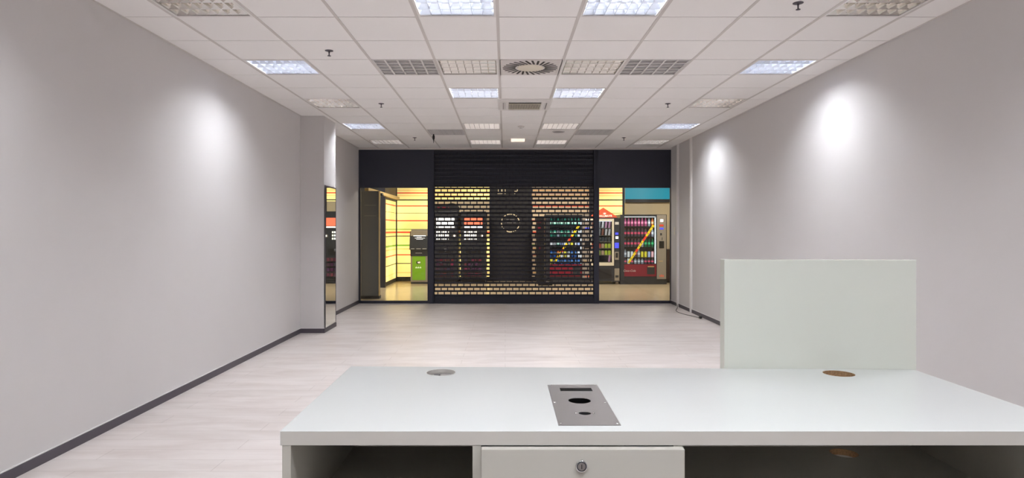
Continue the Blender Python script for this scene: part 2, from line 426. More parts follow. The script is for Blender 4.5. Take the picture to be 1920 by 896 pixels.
def grille(n, label, bw, lip=0):
    o = empty('vent_grille', label=label, cat='air vent', group='grey eggcrate ceiling vents')
    MB().box(-.285, .285, -.285, .285, .010, .014).build('backing', M_grey, o)
    g = MB(); q = .285
    for i in range(n+1):
        t = -q+i*2*q/n
        g.box(t-bw/2, t+bw/2, -q, q, 0, .007); g.box(-q, q, t-bw/2, t+bw/2, .0005, .007)
    g.build('grid', M_greybar, o)
    return o
for (cx, r_, n, bw, lab) in ((-2, 2, 5, .016, 'grey eggcrate vent in the ceiling, left of the round air diffuser'), (2, 2, 5, .016, 'grey eggcrate vent in the ceiling, right of the round air diffuser'),
                   (-2, 9, 18, .004, 'fine grey vent grille in the ceiling near the shutter, left side'), (2, 9, 18, .004, 'fine grey vent grille in the ceiling near the shutter, right side')):
    o = grille(n, lab, bw); o.location = (GX0+T*(cx+.5), GY0+T*(r_+.5), ZC)

# swirl diffuser
sw = empty('swirl_diffuser', (GX0+T*.5, GY0+T*2.5, ZC), 'square white ceiling air diffuser with a ring of angled black slots', 'air diffuser')
MB().box(-.296, .296, -.296, .296, -.003, .01).build('plate', M_det, sw)
sl = MB(); N = 28
for k in range(N):
    a = 2*PI*k/N
    d = Vector((math.cos(a), math.sin(a), 0)); t = Vector((-math.sin(a), math.cos(a), 0))
    c0 = d*.145; c1 = d*.262+t*-.05
    e = (c1-c0).normalized(); p = Vector((-e.y, e.x, 0))*.010
    sl.prism([tuple(c0+p+Vector((0,0,-.0052))), tuple(c0-p+Vector((0,0,-.0052))), tuple(c1-p+Vector((0,0,-.0052))), tuple(c1+p+Vector((0,0,-.0052)))], (0,0,.0045))
sl.build('slots', M_black, sw)
MB().lathe([(.128, -.004), (.122, -.009), (.0, -.011)], n=32).build('centre_disc', M_cream, sw)

# AC cassette
ac = empty('air_conditioner', (GX0+T*.5, GY0+T*5.5+.02, ZC), 'square white ceiling cassette air conditioner with a slatted intake', 'air conditioner')
pm = MB(); A = .335
pm.prism([(-A, -A, 0), (A, -A, 0), (A, A, 0), (-A, A, 0)], (0, 0, -.012))
pm.box(-.31, .31, -.31, .31, -.028, -.012)
pm.build('panel', M_white, ac, .004)
im = MB().box(-.2, .2, -.2, .2, -.0285, -.0275)
im.build('intake_recess', M_black, ac)
im = MB()
for k in range(23):
    x = -.19+k*.38/22; im.box(x-.0035, x+.0035, -.15, .2, -.036, -.028)
im.box(-.2, .2, -.158, -.148, -.036, -.028).box(-.2, .2, .192, .2, -.036, -.028)
im.build('intake_slats', M_cream, ac)
for s in (-1, 1):
    MB().box(s*.25-.012, s*.25+.012, -.2, .2, -.030, -.0275).build('outlet_slot', M_greybar, ac)
    MB().box(s*.268-.003, s*.268+.003, -.2, .2, -.031, -.0275).build('outlet_gap', M_black, ac)
    MB().box(-.2, .2, s*.262-.012, s*.262+.012, -.030, -.0275).build('outlet_slot', M_greybar, ac)
MB().box(-.2, .2, -.222, -.17, -.031, -.0275).build('outlet_gap', M_black, ac)

# sprinklers
def sprinkler():
    o = empty('fire_sprinkler')
    MB().lathe([(.036, 0), (.036, -.003), (.024, -.007), (.010, -.008)], n=20).build('collar', M_base, o)
    MB().lathe([(.007, -.007), (.0065, -.02), (.005, -.022), (.005, -.044)], n=10).build('stem', M_base, o)
    MB().lathe([(.004, -.042), (.016, -.045), (.016, -.048), (.002, -.050)], n=14).build('deflector', M_base, o)
    return o
p0 = None
for (cx, r_, lab) in ((-3, 1, 'dark fire sprinkler on the ceiling, nearest on the left side'), (-3, 5, 'dark fire sprinkler on the left side, level with the air conditioner'), (-3, 10, 'dark fire sprinkler on the left side near the shutter'),
                      (3, -1, 'dark fire sprinkler on the right side, cut by the top edge of view'), (3, 5, 'dark fire sprinkler on the right side, level with the air conditioner'), (3, 10, 'dark fire sprinkler on the right side near the shutter')):
    o = p0 = sprinkler() if p0 is None else copy_tree(p0)
    o.location = (GX0+T*(cx+.5), GY0+T*(r_+.5), ZC); o['label'] = lab; o['category'] = 'sprinkler'; o['group'] = 'fire sprinklers on the ceiling'

sd = empty('smoke_detector', (GX0+T*.5, GY0+T*8.45, ZC), 'small white round smoke detector on the centre line of the ceiling', 'smoke detector')
MB().lathe([(.052, 0), (.052, -.012), (.045, -.02)], n=24).build('base', M_det, sd)
MB().lathe([(.026, -.02), (.022, -.034), (.01, -.036)], n=20).build('sensor', M_greybar, sd)
spk = empty('ceiling_speaker', (GX0+T*1.53, GY0+T*9.35, ZC), 'flat round grey loudspeaker in the ceiling right of the smoke detector', 'speaker')
MB().lathe([(.105, 0), (.105, -.006), (.09, -.01)], n=28).build('rim', M_greybar, spk)
MB().lathe([(.088, -.0095), (.088, -.0115), (.02, -.013)], n=28).build('mesh_cover', M_grey, spk)
el = empty('emergency_light', (GX0+T*.5-.02, GY0+T*10.8, ZC), 'white box-shaped emergency light on the ceiling before the shutter', 'emergency light')
MB().prism([(-.12, -.05, 0), (-.12, .05, 0), (-.12, .035, -.045), (-.12, -.035, -.045)], (.24, 0, 0)).build('diffuser', M_signw, el)
for s in (-1, 1): MB().box(s*.127-.008, s*.127+.008, -.045, .045, -.04, 0).build('end_cap', M_greybar, el)
hg = empty('hanging_sensor', (px(813, 250, 10.7)[0], 10.7, ZC), 'small black pointed device hanging from the ceiling beside the fine left vent', 'sensor')
MB().lathe([(.012, 0), (.012, -.02), (.02, -.03), (.02, -.07), (.008, -.1), (.003, -.15)], n=12).build('body', M_black, hg)

# ================================================================ SERVICE COUNTER
ZT = CAMH-.40
TH = .0286
cy0 = 1.279; xl0 = -.4465; xr0 = 1.168
byl, byr = 1.885, 1.842
ct = empty('service_counter', ((xl0+xr0)/2, cy0, 0), 'white laminate service counter with a drawer and open compartments', 'counter')
ox, oy = -(xl0+xr0)/2, -cy0
def circ_hole(cx, cy, r, n=40, ang0=0): return [(cx+r*math.cos(2*PI*k/n+ang0), cy+r*math.sin(2*PI*k/n+ang0)) for k in range(n)]
GR = [(-.179, 1.803), (.927, 1.791)]
# tabletop with two cable holes: built with a boolean on its own mesh data
def boolean(o, cutters):
    for c_ in cutters:
        md = o.modifiers.new('cut', 'BOOLEAN'); md.operation = 'DIFFERENCE'; md.object = c_; md.solver = 'EXACT'
    dg = bpy.context.evaluated_depsgraph_get(); dg.update()
    me = bpy.data.meshes.new_from_object(o.evaluated_get(dg)); o.modifiers.clear(); o.data = me
    for c_ in cutters: bpy.data.objects.remove(c_)
top = MB().prism([(xl0+ox, 0, ZT-TH), (xr0+ox, 0, ZT-TH), (xr0+ox, byr+oy, ZT-TH), (xl0+ox-.004, byl+oy, ZT-TH)], (0, 0, TH))
for f in top.bm.faces:
    if all(v.co.y < .001 for v in f.verts): f.material_index = 1
top = top.build('countertop', [M_lam, M_edge], ct, .0008)
cut = [MB().lathe([(.041, ZT-.2), (.041, ZT+.1)], gx+ox, gy+oy, 0, 48).build('c', M_lam) for gx, gy in GR]
bpy.context.view_layer.update()
for c_ in cut: c_.matrix_world = ct.matrix_world.copy()
# recess for the steel plate's openings
PW0, PW1, PD0, PD1 = .1088, .2362, 1.314, 1.656
boxc = MB().box(PW0+.01+ox, PW1-.008+ox, PD0+.02+oy, PD1-.015+oy, ZT-.06, ZT+.1).build('c', M_lam); boxc.matrix_world = ct.matrix_world.copy(); cut.append(boxc)
boolean(top, cut)
# edge bands of the cable holes
MB()
def ringband(cx, cy, r, z0, z1, m, name, lab=None, parent=ct):
    b = MB(); n = 48; i0 = []; 
    R = [(r, z0), (r, z1), (r-.0015, z1), (r-.0015, z0)]
    rings = [[b.bm.verts.new((cx+q*math.cos(2*PI*k/n), cy+q*math.sin(2*PI*k/n), zz)) for k in range(n)] for q, zz in R]
    for i in range(4):
        for k in range(n): b.bm.faces.new((rings[i][k], rings[i][(k+1) % n], rings[(i+1) % 4][(k+1) % n], rings[(i+1) % 4][k]))
    return b.build(name, m, parent, label=lab)
ringband(GR[0][0]+ox, GR[0][1]+oy, .0415, ZT-TH, ZT+.0006, M_edge, 'cable_hole_lining')
ringband(GR[1][0]+ox, GR[1][1]+oy, .0415, ZT-TH, ZT-.0005, M_chip, 'cable_hole_lining', 'raw brown chipboard lining of the right cable hole')
# left cable hole holds a grey cap
capm = MB().lathe([(.039, -.014), (.039, -.010), (.036, -.0095)], GR[0][0]+ox, GR[0][1]+oy, ZT, 40).build('cable_cap', M_steel, ct, label='grey cap sunk in the left cable hole')
MB().lathe([(.009, -.0098), (.009, -.0085)], GR[0][0]+ox-.012, GR[0][1]+oy+.01, ZT, 16).build('cap_opening', M_black, capm)
# carcass
P = .0172; zsh = CAMH-.61
yb = 1.80
carc = MB()
carc.box(xl0+.004+ox, xl0+.004+P+ox, .001, byl-.02+oy, 0, ZT-TH)
carc.build('side_panel', M_carc, ct)
MB().box(xr0-P+ox-.001, xr0+ox-.001, .001, byr-.02+oy, 0, ZT-TH).build('side_panel', M_carc, ct)
MB().box(-.0645+ox, -.0645+P+ox, .001, byr-.03+oy, 0, ZT-TH).build('divider_panel', M_carc, ct)
MB().box(.3345+ox, .3345+P+ox, .001, byr-.03+oy, 0, ZT-TH).build('divider_panel', M_carc, ct)
MB().box(xl0+.004+P+ox, -.0645+ox, .01, byr-.03+oy, zsh-P, zsh).build('shelf', M_carc, ct)
rsh = MB().box(.3345+P+ox, xr0-P+ox-.001, .01, byr-.03+oy, zsh-P, zsh).build('shelf', M_carc, ct)
c_ = MB().lathe([(.036, zsh-.1), (.036, zsh+.1)], .925+ox, 1.76+oy, 0, 40).build('c', M_carc)
c_.matrix_world = ct.matrix_world.copy(); boolean(rsh, [c_])
ringband(.925+ox, 1.76+oy, .0365, zsh-P, zsh-.0003, M_chip, 'shelf_hole_lining', 'brown chipboard lining of the shelf hole')
MB().box(xl0+.004+P+ox, -.0645+ox, .01, byr-.03+oy, .08, .08+P).build('bottom_shelf', M_carc, ct)
MB().box(.3345+P+ox, xr0-P+ox-.001, .01, byr-.03+oy, .08, .08+P).build('bottom_shelf', M_carc, ct)
MB().box(-.0645+P+ox, .3345+ox, .01, byr-.03+oy, .08, .08+P).build('bottom_shelf', M_carc, ct)
MB().prism([(xl0+ox, byl-.018+oy, 0), (xr0+ox-.001, byr-.018+oy, 0), (xr0+ox-.001, byr-.002+oy, 0), (xl0+ox, byl-.002+oy, 0)], (0, 0, ZT-TH)).build('back_panel', M_carc, ct)
# drawer with lock
dr = MB().box(-.0465+ox, .3515+ox, -.0185, -.0005, ZT-TH-.19, ZT-TH-.0015).build('drawer', M_carc, ct, .0012)
lk = MB().lathe([(.0112, 0), (.0112, -.0052), (.0095, -.0045), (.0078, -.0045)], .1493+ox, -.0185, .978, 32, axis='y').build('lock', M_chrome, dr)
MB().lathe([(.0076, -.0030), (.0076, -.0052)], .1493+ox, -.0185, .978, 28, axis='y').build('cylinder', M_steel, lk)
MB().lathe([(.0097, -.0045), (.0097, -.0050), (.0077, -.0050)], .1493+ox, -.0185, .978, 32, axis='y').build('ring', M_malldark, lk)
MB().box(.1493-.0009+ox, .1493+.0009+ox, -.0242, -.0236, .978-.0045, .978+.0045).build('keyhole', M_black, lk)
MB().box(-.0465+ox, .3515+ox, -.0185, -.0005, ZT-TH-.385, ZT-TH-.193).build('drawer', M_carc, ct, .0012)
MB().box(-.0465+ox, .3515+ox, -.0185, -.0005, .08, ZT-TH-.388).build('cabinet_door', M_carc, ct, .0012)
# steel plate
pl = MB().box(PW0+ox, PW1+ox, PD0+oy, PD1+oy, ZT, ZT+.0015).build('steel_plate', M_steel, ct)
cut = [MB().box(.137+ox, .2165+ox, 1.590+oy, 1.622+oy, ZT-.1, ZT+.1).build('c', M_steel),
       MB().lathe([(.0262, ZT-.1), (.0262, ZT+.1)], .1735+ox, 1.502+oy, 0, 36).build('c', M_steel),
       MB().lathe([(.0135, ZT-.1), (.0135, ZT+.1)], .173+ox, 1.398+oy, 0, 28).build('c', M_steel)]
for c_ in cut: c_.matrix_world = ct.matrix_world.copy()
boolean(pl, cut)
MB().box(PW0+.011+ox, PW1-.009+ox, PD0+.021+oy, PD1-.016+oy, ZT-.028, ZT-.026).build('socket_well', M_malldark, pl)
MB().box(.139+ox, .2145+ox, 1.592+oy, 1.620+oy, ZT-.012, ZT-.010).build('socket_insert', M_grey, pl)
for (sx, sy) in ((PW0+.006, PD0+.01), (PW1-.006, PD0+.01), (PW0+.006, 1.484), (PW1-.006, 1.484), (PW0+.006, PD1-.008), (PW1-.006, PD1-.008), (.1535, 1.398), (.1915, 1.398)):
    MB().lathe([(.0028, .0014), (.0026, .0024), (.0012, .003)], sx+ox, sy+oy, ZT, 12).build('screw', M_chrome, pl)
# privacy panel behind the right half
X0, X1 = .632, 1.176
MB().prism([(X0+ox, 1.858+oy, ZT-.22), (X1+ox, 1.843+oy, ZT-.22), (X1+ox, 1.871+oy, ZT-.22), (X0+ox, 1.896+oy, ZT-.22)], (0, 0, 1.353-ZT+.22)).build('privacy_panel', M_panel, ct, .0012, label='pale green white upright panel')

# ================================================================ BEYOND THE SHOP FRONT
# backlit striped panels on the far wall
def panel(x0, x1, m, label):
    o = empty('backlit_panel', ((x0+x1)/2, YM, 0), label, 'light panel', 'striped panels on the far wall')
    h = (x1-x0)/2
    MB().box(-h, h, -.03, 0, .12, 2.65).build('panel', m, o)
    MB().box(-h, h, -.06, 0, 0, .12).build('kickboard', M_malldark, o)
    MB().box(-h, h, -.05, -.03, 2.245, 2.275).build('rail', M_malldark, o)
    for s in (-1, 1):
        a, b = sorted((s*(h-.001), s*(h-.06))); MB().box(a, b, -.055, -.002, 0, 2.65).build('mullion', M_frame, o)
    return o
panel(WX(741)+.0, WX(812), M_str, 'backlit yellow panel with thin red and green stripes, left of the shutter behind the kiosk')
p2 = panel(WX(812), WX(922), M_str, 'yellow striped panel behind the two dark coffee machines')
MB().box(-.76, .76, -.036, -.03, 1.42, 2.22).build('unlit_panel_cover', M_mallwall, p2, label='added beige board for the unlit stretch of the panel')  # added sheet: the panel's unlit stretch put in as beige colour
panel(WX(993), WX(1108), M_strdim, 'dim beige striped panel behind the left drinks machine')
panel(WX(1108), WX(1170.5), M_str, 'backlit yellow striped panel above the snack machine')
# left return
lr = empty('backlit_panel', (-3.03, 16.9, 0), 'narrow backlit striped side panel beside the dark blue post', 'light panel', 'striped panels on the far wall')
MB().box(-.05, 0, -.85, .98, .1, 2.2).build('panel', M_str, lr)
MB().box(-.06, .01, -.85, .98, 0, .1).build('kickboard', M_malldark, lr)
MB().box(-.06, .01, -.85, .98, 2.2, 3.0).build('header', M_frame, lr)
tag(MB().box(-3.13, -2.965, 15.93, 16.04, 0, 3.19).build('shop_post', M_frame), 'tall dark blue post left of the striped side panel', 'post')
gc = empty('display_column', (-2.81, 13.48, 0), 'grey tinted glass column with pale metal edges just outside the left pane', 'display column')
MB().box(-.18, .19, -.075, .075, .06, 2.24).build('tinted_glass', M_smoke, gc)
MB().box(-.19, .2, -.085, .085, 0, .06).build('plinth', M_malldark, gc)
for sx in (-.188, .195): MB().box(sx-.012, sx+.012, -.087, -.063, .06, 2.24).build('edge_strip', M_bsteel if sx < 0 else M_tan, gc)
for z_ in (1.94, 1.72): MB().box(-.11, .13, -.079, -.074, z_, z_+.006).build('etched_line', M_bsteel, gc)
hr = empty('hanging_rail', (-2.9, 15.4, 2.245), 'tan wooden rail running away overhead beyond the left pane', 'rail')
MB().box(-.04, .04, -1.9, 2.1, 0, .07).build('beam', M_tan, hr)
MB().lathe([(.06, -.02), (.075, -.08), (.07, -.085)], .06, -.7, 0.04, 20).build('spot_lamp', M_black, hr)
for y in (-1.6, 1.8): MB().box(-.006, .006, y-.006, y+.006, .07, .95).build('hanger', M_malldark, hr)
# dark portal with ring sign
dp = empty('shop_doorway', ((WX(922)+WX(993))/2, YM, 0), 'dark closed doorway with a pale ring emblem behind the shutter', 'door')
hw2 = (WX(993)-WX(922))/2
MB().box(-hw2, hw2, -.1, 0, 0, 2.65).build('door_panel', M_malldark, dp)
rc = px(957, 418, YM); rx = rc[0]-dp.location.x
rb = MB(); n = 48
for k in range(n):
    if k % 8 == 7: continue
    a0, a1 = 2*PI*k/n, 2*PI*(k+1)/n
    rb.prism([(rx+r*math.cos(a), -.108, rc[2]+r*math.sin(a)) for r, a in ((.235, a0), (.235, a1), (.262, a1), (.262, a0))], (0, .008, 0))
rb.build('ring_emblem', M_beigeem, dp)
for j, wd in enumerate((.22, .30, .26)):
    MB().box(rx-wd/2, rx+wd/2, -.108, -.1, rc[2]+.09-j*.09, rc[2]+.1-j*.09).build('emblem_line', M_grey, dp)
sgn = MB()
for (u, v, ww, hh) in ((934.5, 357, 1.2, 5), (941, 357, 2.2, 5), (947.3, 357, 1.3, 5), (938, 363, 10, 1.8), (947, 363, 2, 2), (967, 359, 5, 1.6), (970, 356, 1.4, 5), (965, 363, 1.4, 2)):
    p = px(u, v, YM); k_ = YM/1209
    sgn.box(p[0]-dp.location.x-ww*k_/2, p[0]-dp.location.x+ww*k_/2, -.108, -.1, p[2]-hh*k_/2, p[2]+hh*k_/2)
sgn.build('sign_lettering', M_beigeem, dp)
# turquoise band
tb = empty('wall_band', ((WX(1172)+7)/2, YM, 2.19), 'turquoise band above the beige wall with a dark strip under it', 'wall band')
hb_ = (7-WX(1172))/2
MB().box(-hb_, hb_, -.08, 0, .09, .46).build('turquoise_board', M_turq, tb)
MB().box(-hb_, hb_, -.09, .0, 0, .09).build('dark_strip', M_malldark, tb)

# green kiosk
KX, KY = -2.265, 17.05
kk = empty('payment_kiosk', (KX, KY, 0), 'slim silver kiosk with a dark tilted screen and a green front panel', 'kiosk')
hw3 = .235
MB().box(-hw3, hw3, 0, .38, .05, 1.4).build('body', M_alusilver, kk, .008)
MB().box(-hw3+.01, hw3-.01, .01, .37, 0, .05).build('plinth', M_malldark, kk)
gp = MB().box(-hw3+.05, hw3-.075, -.008, 0, .10, .735).build('front_panel', M_green, kk)
MB().box(-.075, .03, -.012, -.008, .53, .60).build('emblem', M_black, gp)
MB().box(-.045, -.01, -.014, -.012, .548, .585).box(.0, .022, -.014, -.012, .545, .59).build('emblem_inlay', M_signw, gp)
for i, xx in enumerate((-.1, -.085, -.065, -.045, -.03, -.01, .01, .025, .04)):
    MB().box(xx, xx+.006, -.011, -.008, .415, .44+(.02 if i % 3 == 1 else 0)).build('panel_mark', M_price, gp)
MB().prism([(-hw3-.0, -.02, .735), (-hw3, .1, .735), (-hw3, .1, .9), (-hw3, -.03, .9)], (2*hw3-.02, 0, 0)).build('card_reader_block', M_dk, kk)
MB().box(-.1, .07, -.032, -.024, .81, .82).build('slot', M_greybar, kk)
hd = MB().prism([(-hw3-.02, -.09, .9), (-hw3-.02, .15, .9), (-hw3-.02, .15, 1.39), (-hw3-.02, .03, 1.39)], (2*hw3+.04, 0, 0)).build('screen_head', M_dk, kk, .008)
# screen lines sit on the tilted face
def tilt(z): return -.09+(z-.9)/.49*.12-.004
for (z_, a, b) in ((1.27, -.16, .17), (1.235, -.07, .06), (1.21, -.12, .15), (1.18, -.08, .1)):
    MB().box(a, b, tilt(z_)-.002, tilt(z_)+.006, z_-.009 if z_ > 1.25 else z_-.004, z_+.009 if z_ > 1.25 else z_+.004).build('screen_line', M_scrw, hd)
for a, b in ((-.21, -.12), (-.07, .05), (.09, .2)): MB().box(a, b, tilt(.93)-.002, tilt(.93)+.006, .925, .937).build('button', M_greybar, hd)
MB().box(-hw3+.01, hw3+.01, .06, .3, 1.39, 1.45).build('top_cap', M_alusilver, kk)

# coffee machines
def coffee(label, x, scr):
    o = empty('coffee_machine', (x, 17.2, 0), label, 'vending machine', 'dark coffee machines behind the shutter')
    h = .336; K = 17.2/1209
    Z = lambda y: CAMH+(430-y)*K
    MB().box(-h, h, 0, .7, .08, 1.92).build('body', M_dk, o, .01)
    MB().box(-h+.02, h-.02, .03, .68, 0, .08).build('plinth', M_black, o)
    f = MB().box(-h+.04, h-.04, -.03, 0, .12, 1.88).build('front_door', M_dk, o, .006)
    s1 = MB().box(-.24, .24, -.036, -.03, Z(423.5), Z(408.5)).build('screen', scr, f)
    MB().box(-.24, .24, -.036, -.03, Z(427), Z(424.5)).build('screen_bar', M_scrw, f)
    for i in range(6):
        for j in range(3): MB().box(-.24+i*.058, -.24+i*.058+.04, -.036, -.03, Z(437+j*6), Z(433.5+j*6)).build('button', M_scrw if i % 2 == 0 else M_price, f)
    MB().lathe([(.045, -.03), (.045, -.038)], .24, 0, Z(442), 20, axis='y').build('coin_slot', M_bsteel, f)
    MB().lathe([(.02, -.037), (.02, -.040)], .24, 0, Z(442), 12, axis='y').build('coin_light', M_scrw, f)
    MB().box(-.2, .2, -.034, -.028, Z(478), Z(466)).build('cup_bay', M_black, f)
    MB().box(-.03, .03, -.04, -.028, Z(471), Z(466)).build('spout', M_chrome, f)
    return o
coffee('dark coffee machine with a white screen, left of two behind the shutter', -1.59, M_scrw)
coffee('dark coffee machine with an orange screen, right of two behind the shutter', -.845, M_scro)
# round topper on the left machine
tp = empty('machine_topper', (-1.58, 17.45, 1.92), 'dark rounded sign standing on top of the left coffee machine', 'sign')
pts = []
for cxx, r_ in ((-.17, .17), (.15, .19)):
    pass
arch = [(-.34, 0, 0)] + [(-.17+.17*math.cos(a), 0, .08+.13*math.sin(a)) for a in [PI-k*PI/10 for k in range(0, 9)]] + [(.14+.2*math.cos(a), 0, .08+.15*math.sin(a)) for a in [PI*.75-k*PI*.75/8 for k in range(0, 9)]] + [(.34, 0, 0)]
MB().prism(arch, (0, .12, 0)).build('board', M_black, tp)
for xx, ww in ((-.25, .06), (-.12, .09), (.02, .04)):
    MB().box(xx, xx+ww, -.008, 0, .09, .13).build('red_mark', M_dkred, tp)
# dark red packages seen low in the coffee machines (lower windows)
for xm, nm in ((-1.59, 'left'), (-.845, 'right')):
    for rr in range(4):
        for q in range(5):
            xx = xm-.2+q*.095; zz = CAMH-(59+rr*9.5)*17.2/1209
            b = MB().box(-.036, .036, -.04, .0, 0, .085).build('snack_box', mat('box_%d_%s_%d' % (rr, nm, q), rgb(58+random.randint(0,60), 40+random.randint(0,22), 56+random.randint(0,30)), .25), None, .004)
            b.location = (xx, 17.165, zz)
            tag(b, '%s snack box, %s coffee machine, %s row, %s' % ('dark plum', nm, ('top', 'second', 'third', 'bottom')[rr], ('leftmost', 'second from left', 'middle', 'second from right', 'rightmost')[q]), 'box', 'snack boxes in the coffee machines')

# dark totem
tt = empty('advert_totem', (.93, 17.0, 0), 'narrow dark totem with faint red marks left of the left drinks machine', 'totem')
MB().box(-.1, .1, 0, .3, .0, 1.78).build('body', M_black, tt, .006)
for zz, ww in ((1.62, .1), (1.45, .07), (.92, .05)): MB().box(-ww/2-.03, ww/2-.03, -.006, 0, zz, zz+.05).build('red_mark', M_dkred, tt)
wd_ = empty('floor_wedge', (1.03, 16.5, 0), 'small black slanted wedge on the passage floor before the drinks machine', 'floor wedge')
MB().prism([(-.18, 0, 0), (.18, 0, 0), (.2, 0, .17), (.14, 0, .17), (-.05, 0, .06), (-.18, 0, .05)], (0, .12, 0)).build('body', M_black, wd_)
MB().box(.0, .1, -.005, 0, .07, .1).build('label_plate', M_greybar, wd_)

# ---- drinks machines
BOT = {}
def bottle_mesh(key, body, lab, cap, kind='bottle'):
    m1 = mat('liquid_'+key, body, .12, emis=body, es=.42); m2 = mat('label_'+key, lab, .4, emis=lab, es=.65); m3 = mat('cap_'+key, cap, .4)  # glow on the drinks stands in for the LED light inside
    b = MB()
    if kind == 'bottle':
        b.lathe([(.026, 0, 0), (.031, .008, 0), (.031, .07, 1), (.0315, .125, 0), (.029, .15, 0), (.013, .195, 2), (.014, .2, 2), (.014, .22, 2), (.011, .222, 2)], n=12)
    else:
        b.lathe([(.027, 0, 0), (.031, .006, 1), (.031, .15, 0), (.026, .162, 2), (.024, .164, 2)], n=12)
    b.bm.normal_update()
    me = bpy.data.meshes.new(kind); b.bm.to_mesh(me); b.bm.free()
    for m in (m1, m2, m3): me.materials.append(m)
    BOT[key] = me
bottle_mesh('pink', rgb(190,90,140), rgb(250,150,195), rgb(240,110,160))
bottle_mesh('cola', rgb(95,85,100), rgb(240,90,125), rgb(235,120,140))
bottle_mesh('clear', rgb(165,175,195), rgb(225,228,240), rgb(200,210,230))
bottle_mesh('green', rgb(20,120,80), rgb(60,200,130), rgb(40,160,90))
bottle_mesh('teal', rgb(60,150,130), rgb(200,240,225), rgb(60,170,140))
bottle_mesh('blue', rgb(40,90,170), rgb(120,180,240), rgb(40,80,190))
bottle_mesh('orange', rgb(220,120,60), rgb(240,200,150), rgb(230,100,40))
bottle_mesh('ycan', rgb(190,180,60), rgb(240,225,70), rgb(210,210,210), 'can')
bottle_mesh('wcan', rgb(200,205,215), rgb(235,238,245), rgb(210,210,210), 'can')
bottle_mesh('bcan', rgb(70,90,170), rgb(170,190,240), rgb(210,210,210), 'can')
bottle_mesh('pcan', rgb(220,130,140), rgb(245,190,195), rgb(210,210,210), 'can')
LAB = {'pink': 'pink bottle', 'cola': 'dark bottle with red label', 'clear': 'clear pale bottle', 'green': 'green bottle', 'teal': 'pale teal bottle', 'blue': 'blue bottle', 'orange': 'orange bottle',
       'ycan': 'yellow can', 'wcan': 'white can', 'bcan': 'pale blue can', 'pcan': 'pale pink can'}
ORD = ['leftmost', 'second from left', 'third from left', 'fourth from left', 'middle', 'fourth from right', 'third from right', 'second from right', 'rightmost']
RW = ['top', 'second', 'third', 'fourth', 'bottom']
